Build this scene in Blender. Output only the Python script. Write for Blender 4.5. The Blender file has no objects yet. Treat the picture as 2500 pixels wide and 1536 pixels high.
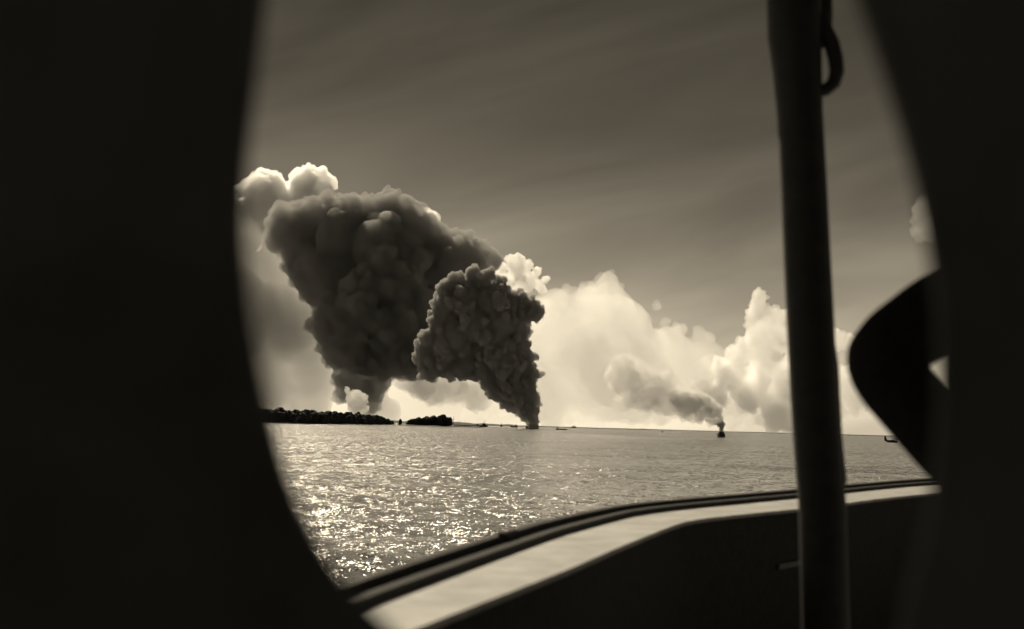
import bpy, bmesh, math, random
import numpy as np
from mathutils import Vector, Matrix
rnd = random.Random(7)
rng = np.random.default_rng(7)
sc = bpy.context.scene
col = sc.collection
R = math.radians

# ------------------------------------------------------------------ camera
F = 3000.0                      # focal length in photograph pixels (2500 wide)
EYE = Vector((0, 0, 10))
ROLL, PITCH = R(1.55), math.atan(270 / F)
cam_d = bpy.data.cameras.new('camera')
cam_d.sensor_width = 36.0
cam_d.lens = 36.0 * F / 2500
cam_d.clip_start, cam_d.clip_end = 0.02, 200000
cam_d.dof.use_dof = True
cam_d.dof.focus_distance = 900.0
cam_d.dof.aperture_fstop = cam_d.lens / 11.5
cam_d.dof.aperture_blades = 0
cam = bpy.data.objects.new('camera', cam_d)
col.objects.link(cam)
fwd = Vector((0, math.cos(PITCH), math.sin(PITCH)))
up0 = Vector((0, -math.sin(PITCH), math.cos(PITCH)))
rt0 = Vector((1, 0, 0))
rt = rt0 * math.cos(ROLL) + up0 * math.sin(ROLL)
up = up0 * math.cos(ROLL) - rt0 * math.sin(ROLL)
m3 = Matrix((rt, up, -fwd)).transposed()
cam.matrix_world = Matrix.Translation(EYE) @ m3.to_4x4()
sc.camera = cam

# ------------------------------------------------------------------ world and sun
SUN_EL, SUN_AZ = R(39), R(-19)
TINT = (1.0, 0.862, 0.63)      # warm tone of the old print, carried by all the light
world = bpy.data.worlds.new('World')
sc.world = world
world.use_nodes = True
nt = world.node_tree
for n in list(nt.nodes):
    nt.nodes.remove(n)


def N(t, kind, **kw):
    n = t.nodes.new(kind)
    for k, v in kw.items():
        if k in n.inputs:
            n.inputs[k].default_value = v
        else:
            setattr(n, k, v)
    return n


def math_node(t, op, a, b=None, c=None):
    n = t.nodes.new('ShaderNodeMath')
    n.operation = op
    for i, v in enumerate((a, b, c)):
        if v is None:
            continue
        if isinstance(v, (int, float)):
            n.inputs[i].default_value = v
        else:
            t.links.new(v, n.inputs[i])
    return n.outputs[0]


sky = N(nt, 'ShaderNodeTexSky', sky_type='NISHITA', sun_disc=False)
sky.sun_elevation, sky.sun_rotation = SUN_EL, SUN_AZ
sep = N(nt, 'ShaderNodeSeparateColor')
nt.links.new(sky.outputs[0], sep.inputs[0])
tc = N(nt, 'ShaderNodeTexCoord')
xyz = N(nt, 'ShaderNodeSeparateXYZ')
nt.links.new(tc.outputs['Generated'], xyz.inputs[0])
# the red channel of the sky (what the old film saw), steeper towards the zenith
red = math_node(nt, 'MULTIPLY', math_node(nt, 'POWER', sep.outputs[0], 0.7), 1.6)
ramp = N(nt, 'ShaderNodeValToRGB')
nt.links.new(xyz.outputs[2], ramp.inputs[0])
stops = [(0.0, .93), (0.035, .93), (0.075, .66), (0.12, .38), (0.17, .23), (0.24, .14), (0.33, .105), (1.0, .085)]
e = ramp.color_ramp.elements
while len(e) < len(stops):
    e.new(0.5)
for el, (p, v) in zip(e, stops):
    el.position = p
    el.color = (v, v, v, 1)
# thin high streaks of cirrus
mp0 = N(nt, 'ShaderNodeMapping')
mp0.inputs['Rotation'].default_value = (0, R(14), 0)
nt.links.new(tc.outputs['Generated'], mp0.inputs[0])
mp = N(nt, 'ShaderNodeMapping')
mp.inputs['Scale'].default_value = (1.1, 1.1, 5.5)
nt.links.new(mp0.outputs[0], mp.inputs[0])
ns = N(nt, 'ShaderNodeTexNoise', Scale=2.0, Detail=4.0, Roughness=0.5, Distortion=0.5)
nt.links.new(mp.outputs[0], ns.inputs['Vector'])
streak = N(nt, 'ShaderNodeMapRange')
nt.links.new(ns.outputs[0], streak.inputs[0])
for i, v in zip((1, 2, 3, 4), (.3, .7, .68, 1.36)):
    streak.inputs[i].default_value = v
lum = math_node(nt, 'MULTIPLY', math_node(nt, 'MULTIPLY', red, ramp.outputs[0]), streak.outputs[0])
tint = N(nt, 'ShaderNodeVectorMath', operation='SCALE')
tint.inputs[0].default_value = TINT
nt.links.new(lum, tint.inputs['Scale'])
bg = N(nt, 'ShaderNodeBackground')
bg.inputs[1].default_value = 0.122
wo = N(nt, 'ShaderNodeOutputWorld')
nt.links.new(tint.outputs[0], bg.inputs[0])
nt.links.new(bg.outputs[0], wo.inputs[0])

sun_dir = Vector((math.sin(SUN_AZ) * math.cos(SUN_EL), math.cos(SUN_AZ) * math.cos(SUN_EL), math.sin(SUN_EL)))
sd = bpy.data.lights.new('sun', 'SUN')
sd.energy = 4.5
sd.angle = R(0.53)
sd.color = TINT
so = bpy.data.objects.new('sun', sd)
so.rotation_euler = sun_dir.to_track_quat('Z', 'Y').to_euler()
so.location = (0, 0, 60)
col.objects.link(so)

sc.view_settings.view_transform = 'Standard'
sc.view_settings.look = 'None'
sc.view_settings.exposure = 0
sc.view_settings.gamma = 1
cy = sc.cycles
cy.volume_bounces = 12
cy.max_bounces = 14
cy.use_denoising = True
cy.sample_clamp_indirect = 4
cy.use_light_tree = False


# ------------------------------------------------------------------ helpers
def ray(px, py):
    d = rt * ((px - 1250) / F) + up * ((768 - py) / F) + fwd
    return d / d.y


def at(px, py, y):
    """the point at depth y (metres ahead of the lens) that the photograph shows at px, py"""
    return EYE + ray(px, py) * y


def plane_pt(px, py, z=0.0):
    d = ray(px, py)
    return EYE + d * ((z - EYE.z) / d.z)


def tag(o, label=None, cat=None, group=None, kind=None):
    if label: o['label'] = label
    if cat: o['category'] = cat
    if group: o['group'] = group
    if kind: o['kind'] = kind
    return o


def link(name, me, mats=None, parent=None):
    o = bpy.data.objects.new(name, me)
    col.objects.link(o)
    if mats is not None:
        me.materials.append(mats)
    if parent is not None:
        o.parent = parent
    return o


def empty(name, loc, rz=0.0):
    o = bpy.data.objects.new(name, None)
    o.empty_display_size = 0.2
    o.location = loc
    o.rotation_euler = (0, 0, rz)
    col.objects.link(o)
    return o


def mesh_of(verts, faces, smooth=False):
    me = bpy.data.meshes.new('m')
    me.from_pydata([tuple(v) for v in verts], [], [tuple(f) for f in faces])
    me.validate()
    bm = bmesh.new(); bm.from_mesh(me)
    bmesh.ops.recalc_face_normals(bm, faces=bm.faces)
    bm.to_mesh(me); bm.free()
    if smooth:
        me.polygons.foreach_set('use_smooth', [True] * len(me.polygons))
    me.update()
    return me


class MB:
    """collects shapes into one mesh"""
    def __init__(self):
        self.v, self.f = [], []

    def add(self, v, f):
        n = len(self.v)
        self.v += [tuple(p) for p in v]
        self.f += [tuple(i + n for i in q) for q in f]
        return self

    def box(self, c, s, taper=1.0, rz=0.0, shear=(0, 0)):
        v = []
        for z in (-.5, .5):
            k = 1.0 if z < 0 else taper
            for x, y in ((-.5, -.5), (.5, -.5), (.5, .5), (-.5, .5)):
                a, b = x * s[0] * k, y * s[1] * k
                a, b = a * math.cos(rz) - b * math.sin(rz), a * math.sin(rz) + b * math.cos(rz)
                v.append((c[0] + a + shear[0] * (z + .5), c[1] + b + shear[1] * (z + .5), c[2] + z * s[2]))
        return self.add(v, [(0, 3, 2, 1), (4, 5, 6, 7), (0, 1, 5, 4), (1, 2, 6, 5), (2, 3, 7, 6), (3, 0, 4, 7)])

    def tube(self, pts, rad, n=10):
        pts = [Vector(p) for p in pts]
        if isinstance(rad, (int, float)):
            rad = [rad] * len(pts)
        v, f = [], []
        side = None
        for i, p in enumerate(pts):
            d = (pts[min(i + 1, len(pts) - 1)] - pts[max(i - 1, 0)]).normalized()
            if side is None:
                side = d.orthogonal().normalized()
            side = (side - d * side.dot(d)).normalized()
            b = d.cross(side)
            for k in range(n):
                a = 2 * math.pi * k / n
                v.append(p + (side * math.cos(a) + b * math.sin(a)) * rad[i])
        for i in range(len(pts) - 1):
            for k in range(n):
                f.append((i * n + k, i * n + (k + 1) % n, (i + 1) * n + (k + 1) % n, (i + 1) * n + k))
        f.append(tuple(range(n))[::-1])
        f.append(tuple((len(pts) - 1) * n + k for k in range(n)))
        return self.add(v, f)

    def prism(self, outline, z0, z1):
        n = len(outline)
        v = [(x, y, z0) for x, y in outline] + [(x, y, z1) for x, y in outline]
        f = [tuple(range(n))[::-1], tuple(range(n, 2 * n))]
        f += [(i, (i + 1) % n, (i + 1) % n + n, i + n) for i in range(n)]
        return self.add(v, f)

    def strip(self, sections, closed=False):
        """sections: list of equal-length rings of points, joined by quads (rings closed), capped at the ends"""
        m = len(sections[0])
        v = [p for s in sections for p in s]
        f = []
        for i in range(len(sections) - 1):
            for k in range(m):
                f.append((i * m + k, i * m + (k + 1) % m, (i + 1) * m + (k + 1) % m, (i + 1) * m + k))
        if not closed:
            f.append(tuple(range(m))[::-1])
            f.append(tuple((len(sections) - 1) * m + k for k in range(m)))
        return self.add(v, f)

    def mesh(self, smooth=False):
        return mesh_of(self.v, self.f, smooth)

    def build(self, name, mat, parent=None, smooth=False):
        return link(name, self.mesh(smooth), mat, parent)


def mat_new(name):
    m = bpy.data.materials.new(name)
    m.use_nodes = True
    t = m.node_tree
    for n in list(t.nodes):
        t.nodes.remove(n)
    return m, t, N(t, 'ShaderNodeOutputMaterial')


def paint(name, v, rough=0.6, var=0.25, scale=6.0, bump=0.0, spec=0.3, streak=(1, 1, 1)):
    m, t, out = mat_new(name)
    b = N(t, 'ShaderNodeBsdfPrincipled', Roughness=rough)
    b.inputs['Specular IOR Level'].default_value = spec
    c = N(t, 'ShaderNodeTexCoord')
    mpn = N(t, 'ShaderNodeMapping')
    mpn.inputs['Scale'].default_value = streak
    t.links.new(c.outputs['Object'], mpn.inputs[0])
    n = N(t, 'ShaderNodeTexNoise', Scale=scale, Detail=7.0, Roughness=0.62)
    t.links.new(mpn.outputs[0], n.inputs['Vector'])
    r = N(t, 'ShaderNodeMapRange')
    t.links.new(n.outputs[0], r.inputs[0])
    for i, x in zip((1, 2, 3, 4), (.3, .7, v * (1 - var), v * (1 + var))):
        r.inputs[i].default_value = x
    t.links.new(r.outputs[0], b.inputs['Base Color'])
    if bump:
        bp = N(t, 'ShaderNodeBump', Strength=1.0, Distance=bump)
        t.links.new(n.outputs[0], bp.inputs['Height'])
        t.links.new(bp.outputs[0], b.inputs['Normal'])
    t.links.new(b.outputs[0], out.inputs[0])
    return m


def smoke_mat(name, density, albedo, aniso=0.3):
    m, t, out = mat_new(name)
    v = N(t, 'ShaderNodeVolumePrincipled')
    v.inputs['Density'].default_value = density
    v.inputs['Color'].default_value = (albedo, albedo, albedo, 1)
    v.inputs['Anisotropy'].default_value = aniso
    t.links.new(v.outputs[0], out.inputs['Volume'])
    m.cycles.homogeneous_volume = True
    return m


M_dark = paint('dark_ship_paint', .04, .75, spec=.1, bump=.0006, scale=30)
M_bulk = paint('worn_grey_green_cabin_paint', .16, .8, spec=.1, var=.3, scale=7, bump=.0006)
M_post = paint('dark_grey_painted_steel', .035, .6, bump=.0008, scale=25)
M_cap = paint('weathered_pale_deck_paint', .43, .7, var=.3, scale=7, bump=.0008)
M_grey = paint('mid_grey_paint', .14, .6, var=.2, scale=14)
M_deck = paint('planked_deck', .16, .8, scale=5)
M_canvas = paint('canvas_awning', .25, .9, scale=40)
M_hull = paint('far_ship_hull_grey', .035, .7, scale=.3)
M_sup = paint('far_ship_upperworks', .045, .7, scale=.3)
M_leaf = paint('dark_foliage', .05, .8, var=.5, scale=.35, spec=.1)
M_bark = paint('bark', .06, .9)
M_land = paint('low_shore_earth', .035, .9, var=.4, scale=.03)
M_far = paint('hazed_far_shore_scrub', .10, .9, var=.3, scale=.01)  # paler than the near land: distance haze is put into this colour
M_skin = paint('skin', .12, .6, var=.08)
M_cloth = paint('dark_serge_cloth', .03, .95, spec=.05, bump=.001, scale=60)
M_hair = paint('dark_hair', .01, .7)


# ------------------------------------------------------------------ sea
def build_sea():
    rows = [6.0]
    while rows[-1] < 90000:
        rows.append(rows[-1] * 1.0135)
    rows = np.array(rows)
    fine = np.radians(np.linspace(-34, 34, 520))
    coarse = np.radians(np.linspace(34, 326, 60))[1:-1]
    ang = np.concatenate([fine, coarse])
    A, D = np.meshgrid(ang, rows)
    X, Y = D * np.sin(A), D * np.cos(A)
    Z = np.zeros_like(X)
    wv = np.random.default_rng(3)
    for k in range(34):
        lam = 2.6 * (1.11 ** k)
        if lam > 60: break
        th = R(200) + wv.normal(0, .55)
        amp = lam * 0.0035
        fade = np.clip((lam - 2.2 * D * 0.0135) / (lam * .6), 0, 1) * np.clip(1 - D / 8000, 0, 1)
        ph = wv.uniform(0, 6.28)
        mod = .6 + .6 * np.sin(X * .011 * (1 + k * .13) + ph) * np.sin(Y * .009 * (1 + k * .11) - ph)
        Z += amp * fade * mod * np.sin((X * math.sin(th) + Y * math.cos(th)) * 2 * math.pi / lam + ph)
    nr, nc = X.shape
    V = np.stack([X.ravel(), Y.ravel(), Z.ravel()], 1)
    i = np.arange(nr - 1)[:, None] * nc
    j = np.arange(nc)[None, :]
    j2 = (j + 1) % nc
    Q = np.stack([(i + j), (i + j2), (i + nc + j2), (i + nc + j)], -1).reshape(-1, 4)[:, ::-1]
    me = bpy.data.meshes.new('sea')
    V = np.vstack([V, [[0, 0, 0]]])
    c0 = len(V) - 1
    T = np.stack([np.full(nc, c0), j2.ravel(), j.ravel()], 1)
    me.vertices.add(len(V)); me.vertices.foreach_set('co', V.astype('f').ravel())
    loops = np.concatenate([Q.ravel(), T[:, ::-1].ravel()[::1]])
    me.loops.add(len(loops)); me.loops.foreach_set('vertex_index', loops.astype('i'))
    starts = np.concatenate([np.arange(len(Q)) * 4, len(Q) * 4 + np.arange(nc) * 3])
    me.polygons.add(len(starts)); me.polygons.foreach_set('loop_start', starts.astype('i'))
    me.update(calc_edges=True); me.validate()
    me.polygons.foreach_set('use_smooth', [True] * len(me.polygons))
    m, t, out = mat_new('harbour_water')
    b = N(t, 'ShaderNodeBsdfPrincipled', Roughness=0.20, IOR=1.33)
    b.inputs['Base Color'].default_value = (.23, .23, .23, 1)
    g = N(t, 'ShaderNodeNewGeometry')
    acc = g.outputs['Normal']
    for s, k, det, sx, sy in ((5.0, 1.15, 2.0, 1.0, .45), (1.6, .85, 2.0, 1.0, .5), (.5, .66, 1.5, 1.0, .6), (.09, .16, 2.0, .5, 1.0), (.012, .07, 2.0, .3, 1.0)):
        mpn = N(t, 'ShaderNodeMapping')
        mpn.inputs['Rotation'].default_value = (0, 0, R(-6))
        mpn.inputs['Scale'].default_value = (sx, sy, 1)
        t.links.new(g.outputs['Position'], mpn.inputs[0])
        n = N(t, 'ShaderNodeTexNoise', Scale=s, Detail=det, Roughness=.6)
        t.links.new(mpn.outputs[0], n.inputs['Vector'])
        sub = N(t, 'ShaderNodeVectorMath', operation='SUBTRACT'); sub.inputs[1].default_value = (.5, .5, .5)
        t.links.new(n.outputs['Color'], sub.inputs[0])
        mul = N(t, 'ShaderNodeVectorMath', operation='MULTIPLY'); mul.inputs[1].default_value = (k * 2, k * 2, 0)
        t.links.new(sub.outputs[0], mul.inputs[0])
        ad = N(t, 'ShaderNodeVectorMath', operation='ADD')
        t.links.new(acc, ad.inputs[0]); t.links.new(mul.outputs[0], ad.inputs[1])
        acc = ad.outputs[0]
    nm = N(t, 'ShaderNodeVectorMath', operation='NORMALIZE')
    t.links.new(acc, nm.inputs[0])
    t.links.new(nm.outputs[0], b.inputs['Normal'])
    t.links.new(b.outputs[0], out.inputs[0])
    o = link('sea', me, m)
    tag(o, kind='structure')


build_sea()


# ------------------------------------------------------------------ land
def noise1(x, seed, octaves=4):
    r = np.random.default_rng(seed)
    s = np.zeros_like(x)
    for k in range(octaves):
        for _ in range(3):
            s += .5 ** k * np.sin(x * 2 ** k * r.uniform(.7, 1.4) + r.uniform(0, 6.3)) / 3
    return s


def land_strip(name, front, depth, hfun, mat, n=160):
    """a low bank: front = [(px, Y)] where its waterline runs, hfun(px) = its height in metres"""
    px = np.linspace(front[0][0], front[-1][0], n)
    Y = np.interp(px, [f[0] for f in front], [f[1] for f in front])
    secs = []
    for p, y in zip(px, Y):
        h = hfun(p)
        q = [Vector((ray(p, 1030).x * yy, yy, 0)) for yy in (y, y + depth * .12, y + depth * .5, y + depth)]
        secs.append([(q[0].x, q[0].y, -1), (q[1].x, q[1].y, h * .7), (q[2].x, q[2].y, h), (q[3].x, q[3].y, -1)])
    mb = MB(); mb.strip(secs)
    o = mb.build(name, mat, smooth=False)
    return tag(o, kind='structure')


land_strip('shore', [(300, 2350), (700, 2500), (960, 3500), (1130, 3680), (1150, 3700)], 400, lambda p: 3.2 + .6 * math.sin(p * .09), M_land)
hx = np.linspace(900, 2500, 500)
hb = noise1(hx * .09, 5, 5)
def far_h(p):
    k = np.interp(p, [1000, 1120, 1200, 1300, 1400, 1500, 1560, 1610, 1700, 1800, 2000, 2300], [21, 21, 16, 11, 8, 6, 10, 5, 3, 3, 8, 8])
    return k * (1 + .22 * float(np.interp(p, hx, hb)))
land_strip('far_shore', [(960, 9000), (2400, 10500)], 700, far_h, M_far, n=500)


# ------------------------------------------------------------------ trees
def make_crown(seed, rad=6.0, h=8.0, tall=False):
    r = random.Random(seed)
    mb = MB()
    bm = bmesh.new()
    lumps = 9
    for i in range(lumps):
        a = r.uniform(0, 6.28); q = r.uniform(0, .62) * rad
        c = Vector((math.cos(a) * q, math.sin(a) * q, r.uniform(.2, .9) * h))
        s = rad * r.uniform(.3, .55)
        ret = bmesh.ops.create_icosphere(bm, subdivisions=2, radius=s, matrix=Matrix.Translation(c))
        for v in ret['verts']:
            v.co += (v.co - c) * r.uniform(-.22, .28)
    # loose sprays of leaves round the outside
    for i in range(170):
        a = r.uniform(0, 6.28); el = r.uniform(-.3, 1.5)
        q = rad * r.uniform(.85, 1.12)
        c = Vector((math.cos(a) * math.cos(el) * q, math.sin(a) * math.cos(el) * q, h * .45 + math.sin(el) * h * .62))
        s = r.uniform(.4, 1.3)
        vs = [bm.verts.new(c + Vector((r.uniform(-1, 1), r.uniform(-1, 1), r.uniform(-1, 1))) * s) for _ in range(3)]
        bm.faces.new(vs)
    me = bpy.data.meshes.new('crown')
    bm.to_mesh(me); bm.free()
    return me


crowns = [make_crown(s, rad=6 + (s % 3), h=7 + 2 * (s % 2)) for s in range(5)]
for c in crowns: c.materials.append(M_leaf)
tk = MB(); tk.tube([(0, 0, -6), (.3, 0, 4), (0, .4, 11)], [.55, .42, .2], 7)
tk.tube([(.2, 0, 3), (2.4, .6, 9)], [.25, .1], 5); tk.tube([(.2, 0, 4), (-2.0, -.8, 9.5)], [.22, .1], 5)
trunk_me = tk.mesh(); trunk_me.materials.append(M_bark)


def tree(px, Y, ground, h, label, group, seed):
    p = Vector((ray(px, 1030).x * Y, Y, ground))
    t = empty('shore_tree', p, rnd.uniform(0, 6.28))
    tag(t, label, 'tree', group)
    c = link('crown', crowns[seed % 5], parent=t)
    k = h / 22.0
    c.location = (0, 0, h * .06)
    w_ = rnd.uniform(.9, 2.1)
    c.scale = (k * w_, k * w_, h * .94 / 11.5)
    tr = link('trunk', trunk_me, parent=t)
    tr.scale = (1.2, 1.2, k * 1.1)
    return t


def px_to_h(px, top, Y):
    return at(px, top, Y).z


wood_top = [(430, 990), (560, 993), (640, 995), (680, 996), (700, 999), (740, 1001), (780, 1002), (830, 1004), (870, 1006), (905, 1009), (930, 1011), (945, 1019), (958, 1026)]
wood_Y = [(300, 2400), (700, 2550), (960, 3560)]
for i, px in enumerate(np.arange(470, 960, 7.4)):
    for rowk in range(2):
        p = px + rnd.uniform(-3, 3) + rowk * 3.7
        if p > 958: continue
        Y = np.interp(p, [a for a, b in wood_Y], [b for a, b in wood_Y]) + 28 + rowk * 45
        top = np.interp(p, [a for a, b in wood_top], [b for a, b in wood_top]) + rnd.uniform(-1.2, 2.2) + (2.0 if rowk == 0 else 0)
        tree(p, Y, 1.8, px_to_h(p, top, Y) - 1.8, 'dark dense tree in the long wood along the left shore', 'trees of the long wood on the left shore', rnd.randrange(5))
t = tree(976, 3600, 2.5, px_to_h(976, 1021, 3600) - 2.5, 'small round tree standing alone in the gap between the two woods', None, 2)
wood2 = [(997, 1027), (1005, 1022), (1020, 1020), (1035, 1017), (1050, 1016), (1062, 1014), (1075, 1013), (1085, 1014), (1092, 1017)]
for i, px in enumerate(np.arange(997, 1094, 5.2)):
    for rowk in range(2):
        p = px + rnd.uniform(-2, 2)
        Y = 3700 + rowk * 40
        top = np.interp(p, [a for a, b in wood2], [b for a, b in wood2]) + rnd.uniform(-1, 2.5)
        tree(p, Y, 2.2, px_to_h(p, top, Y) - 2.2, 'dark tree in the short wood nearest the jetty', 'trees of the short wood beside the jetty', rnd.randrange(5))


# ------------------------------------------------------------------ jetty
def world_x(px, Y, py=1035): return ray(px, py).x * Y


JY = 3650
x0, x1 = world_x(1108, JY), world_x(1180, JY)
jt = empty('jetty', (x0, JY, 0))
tag(jt, 'long low piled jetty running out from the end of the short wood', 'jetty')
L = x1 - x0
MB().box((L / 2, 0, 5.3), (L, 9, 2.2)).build('deck', M_hull, jt)
pile = MB().tube([(0, 0, -3), (0, 0, 4.19)], .85, 6).mesh(); pile.materials.append(M_hull)
for k in range(18):
    for s in (-3.6, 3.6):
        o = link('pile', pile, parent=jt); o.location = (3 + k * (L - 6) / 17, s, 0)
rail = MB()
rail.box((L / 2, -4.3, 7.6), (L - 2, .25, .25))
for k in range(30): rail.box((1 + k * (L - 2) / 29, -4.3, 6.95), (.25, .25, 1.1))
rail.build('railing', M_hull, jt)
MB().box((L * .80, 0, 8.45), (6, 5, 4)).box((L * .80, 0, 10.9), (7, 6, .8), taper=.3).build('shed', M_hull, jt)

ms = empty('signal_mast', (world_x(1107, 3690), 3690, 3))
tag(ms, 'tall thin signal mast on the bank beside the end of the short wood', 'mast')
hM = px_to_h(1107, 1016, 3690) - 3
MB().tube([(0, 0, -2), (0, 0, hM)], [.7, .35], 6).build('pole', M_hull, ms)
MB().box((0, 0, hM * .66), (7, .5, .5)).build('yard', M_hull, ms)


# ------------------------------------------------------------------ ships and boats
def hull_mesh(L, B, D, sheer=.25, bow=.16):
    """a ship's hull along +x: pointed raked bow, rounded stern, sheer line"""
    secs = []
    for i in range(13):
        u = i / 12
        w = B / 2 * min(1, (u / .12 + .45) if u < .12 else 1) * (1 if u < 1 - bow * 2 else max(.03, math.cos((u - (1 - 2 * bow)) / (2 * bow) * 1.5)))
        d = D * (1 + sheer * (2 * u - 1) ** 2 * (1.4 if u > .5 else .7))
        x = -L / 2 + u * L
        secs.append([(x - (D * .5 if u == 1 else 0), -w * .7, -1.0), (x, -w, d), (x, w, d), (x - (D * .5 if u == 1 else 0), w * .7, -1.0)])
    return MB().strip(secs)


def ship(name, px, py, L, B, D, rz, label, cat='ship'):
    p = plane_pt(px, py)
    s = empty(name, (p.x, p.y, 0), rz)
    s.scale = (1.12, 1.12, 1.3)
    tag(s, label, cat)
    hull_mesh(L, B, D).build('hull', M_hull, s)
    return s


# ship moored at the head of the jetty (high mast)
s = ship('moored_ship', 1181, 1042.5, 30, 8, 4.5, 0, 'dark ship with one tall mast lying at the outer end of the jetty')
MB().box((1, 0, 6.5), (12, 6, 4)).box((2, 0, 9.5), (6, 5, 2.5)).build('superstructure', M_hull, s)
MB().tube([(4, 0, 5), (4, 0, 21)], [.9, .35], 6).build('mast', M_hull, s)
MB().tube([(-2, 0, 8), (-2.3, 0, 13)], 1.1, 8).build('funnel', M_hull, s)
# tug with drifting smoke
s = ship('steam_tug', 1224, 1042, 16, 8, 3.5, R(62), 'small dark steam tug with a peaked outline, its thin smoke drifting left over the jetty', 'tug')
MB().box((1, 0, 5.4), (8, 5, 4), taper=.75).box((2, 0, 8.6), (4.5, 4, 2.6), taper=.8).build('wheelhouse', M_hull, s)
MB().tube([(-1.5, 0, 6), (-1.8, 0, 13)], [1.2, 1.0], 8).build('funnel', M_hull, s)
MB().tube([(3, 0, 8), (3, 0, 16)], [.4, .2], 6).build('mast', M_hull, s)
# low coaster left of the black smoke
s = ship('coaster', 1255, 1043.5, 32, 8, 3.5, R(180), 'low dark coaster just left of the foot of the black smoke column')
MB().box((-7, 0, 5.4), (9, 6, 4)).box((-7, 0, 8), (5, 5, 2)).build('superstructure', M_hull, s)
MB().tube([(-9, 0, 7), (-9, 0, 12)], .9, 8).build('funnel', M_hull, s)
MB().tube([(8, 0, 3), (8, 0, 11)], [.4, .2], 6).build('mast', M_hull, s)
MB().box((9, 0, 4.8), (6, 5, 1.6)).build('forecastle', M_hull, s)
# burning ship hidden in the column's foot
s = ship('burning_tanker', 1300, 1047, 40, 12, 5.0, R(10), 'dark burning ship at the very foot of the tall black smoke column')
MB().box((-8, 0, 7), (12, 9, 5)).box((-8, 0, 10.5), (8, 7, 3)).build('superstructure', M_hull, s)
MB().tube([(9, 0, 4), (9, 0, 16)], [.5, .3], 6).build('mast', M_hull, s)
# low barge
s = ship('barge', 1371, 1049.5, 32, 7, 1.5, R(4), 'long low dark barge with a small deckhouse at its left end', 'barge')
MB().box((-11, 0, 3.2), (5, 4, 3.8), taper=.7).build('deckhouse', M_hull, s)
MB().box((4, 0, 1.9), (20, 4.5, .9)).build('hatch', M_hull, s)
MB().tube([(-11, 0, 4), (-11, 0, 7)], .25, 6).build('mast', M_hull, s)
# distant warship seen end-on, three stepped blocks
s = ship('grey_warship', 1401, 1045.5, 30, 9, 7.0, R(6), 'small grey warship with a short mast alone near the horizon right of the black smoke', 'warship')
MB().box((0, 0, 10.5), (11, 7, 5), taper=.85).build('bridge', M_sup, s)
MB().box((-12, 0, 9), (5, 6, 4)).build('stern_house', M_sup, s)
MB().box((12, 0, 9), (4.5, 6, 4)).build('bow_gun_house', M_sup, s)
MB().tube([(0, 0, 12), (0, 0, 19)], [.8, .4], 6).build('mast', M_sup, s)
MB().box((0, 0, 16), (4, .5, .5)).build('yard', M_sup, s)
# tiny launch
s = ship('motor_launch', 1617, 1055.5, 8, 3, 1.1, R(50), 'tiny dark launch alone on the water left of the burning ship', 'launch')
MB().box((-.3, 0, 2.2), (3.4, 2, 2.4), taper=.7).build('cabin', M_hull, s)
MB().tube([(-1.6, 0, 2), (-1.6, 0, 4.6)], .14, 5).build('mast', M_hull, s)
# burning vessel under the pale smoke, seen end-on
s = empty('burning_ship', tuple(plane_pt(1760, 1068)))
tag(s, 'small black burning ship seen end-on under the pale smoke plume', 'ship')
secs = []
for u, wb, wt, zt in ((-12, 3.5, 4.6, 5.6), (-6, 5.0, 5.5, 5.2), (2, 5.2, 5.5, 5.0), (9, 3.4, 4.2, 5.8), (14, .3, .5, 7.2)):
    secs.append([(-wb, u, -1), (-wt, u, zt), (wt, u, zt), (wb, u, -1)])
MB().strip(secs).build('hull', M_hull, s)
MB().box((0, -3, 6.6), (8.4, 8, 3.4), taper=.86).box((0, -2, 9.2), (5.4, 5, 2.6), taper=.8).build('superstructure', M_hull, s)
MB().tube([(.6, -1, 9), (.8, -1, 13)], [1.3, 1.1], 9).build('funnel', M_hull, s)
# boats at the right, between post and elbow
s = ship('distant_boat', 2073, 1064, 13, 4, 1.6, R(170), 'faint far-off boat close to the horizon just right of the post', 'boat')
MB().box((1, 0, 3), (4.5, 2.6, 2.8), taper=.6).build('cabin', M_sup, s)
p = plane_pt(2176, 1080.5)
s = empty('flying_boat', (p.x, p.y, 0), R(176))
s.scale = (1.15, 1.15, 1.15)
tag(s, 'dark flying boat on the water beside the elbow, high tail at its left', 'flying boat')
secs = []
for x, w, z0, z1 in ((-8.2, .3, 1.2, 2.0), (-7.5, .7, .5, 2.4), (-5, 1.4, -.4, 2.8), (-1, 1.5, -.5, 3.2), (3, 1.1, -.2, 2.7), (6, .6, .9, 3.0), (8.2, .2, 2.0, 3.4)):
    secs.append([(x, -w * .5, z0), (x, -w, (z0 + z1) / 2), (x, -w * .6, z1), (x, w * .6, z1), (x, w, (z0 + z1) / 2), (x, w * .5, z0)])
MB().strip(secs).build('hull', M_hull, s)
MB().add([(5.0, -.15, 2.6), (8.6, -.15, 3.0), (8.2, -.15, 8.2), (6.9, -.15, 8.0), (5.0, .15, 2.6), (8.6, .15, 3.0), (8.2, .15, 8.2), (6.9, .15, 8.0)],
         [(0, 1, 2, 3), (7, 6, 5, 4), (0, 4, 5, 1), (1, 5, 6, 2), (2, 6, 7, 3), (3, 7, 4, 0)]).build('tail_fin', M_hull, s)
MB().box((7.2, 0, 4.6), (2.0, 6.4, .25)).build('tailplane', M_hull, s)
MB().box((-3.2, 0, 4.3), (3.0, 22, .5)).build('wing', M_hull, s)
for yy in (-3, 3):
    MB().tube([(-6.0, yy, 4.3), (-2.6, yy, 4.5)], [.75, .5], 8).build('engine', M_hull, s)

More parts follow.
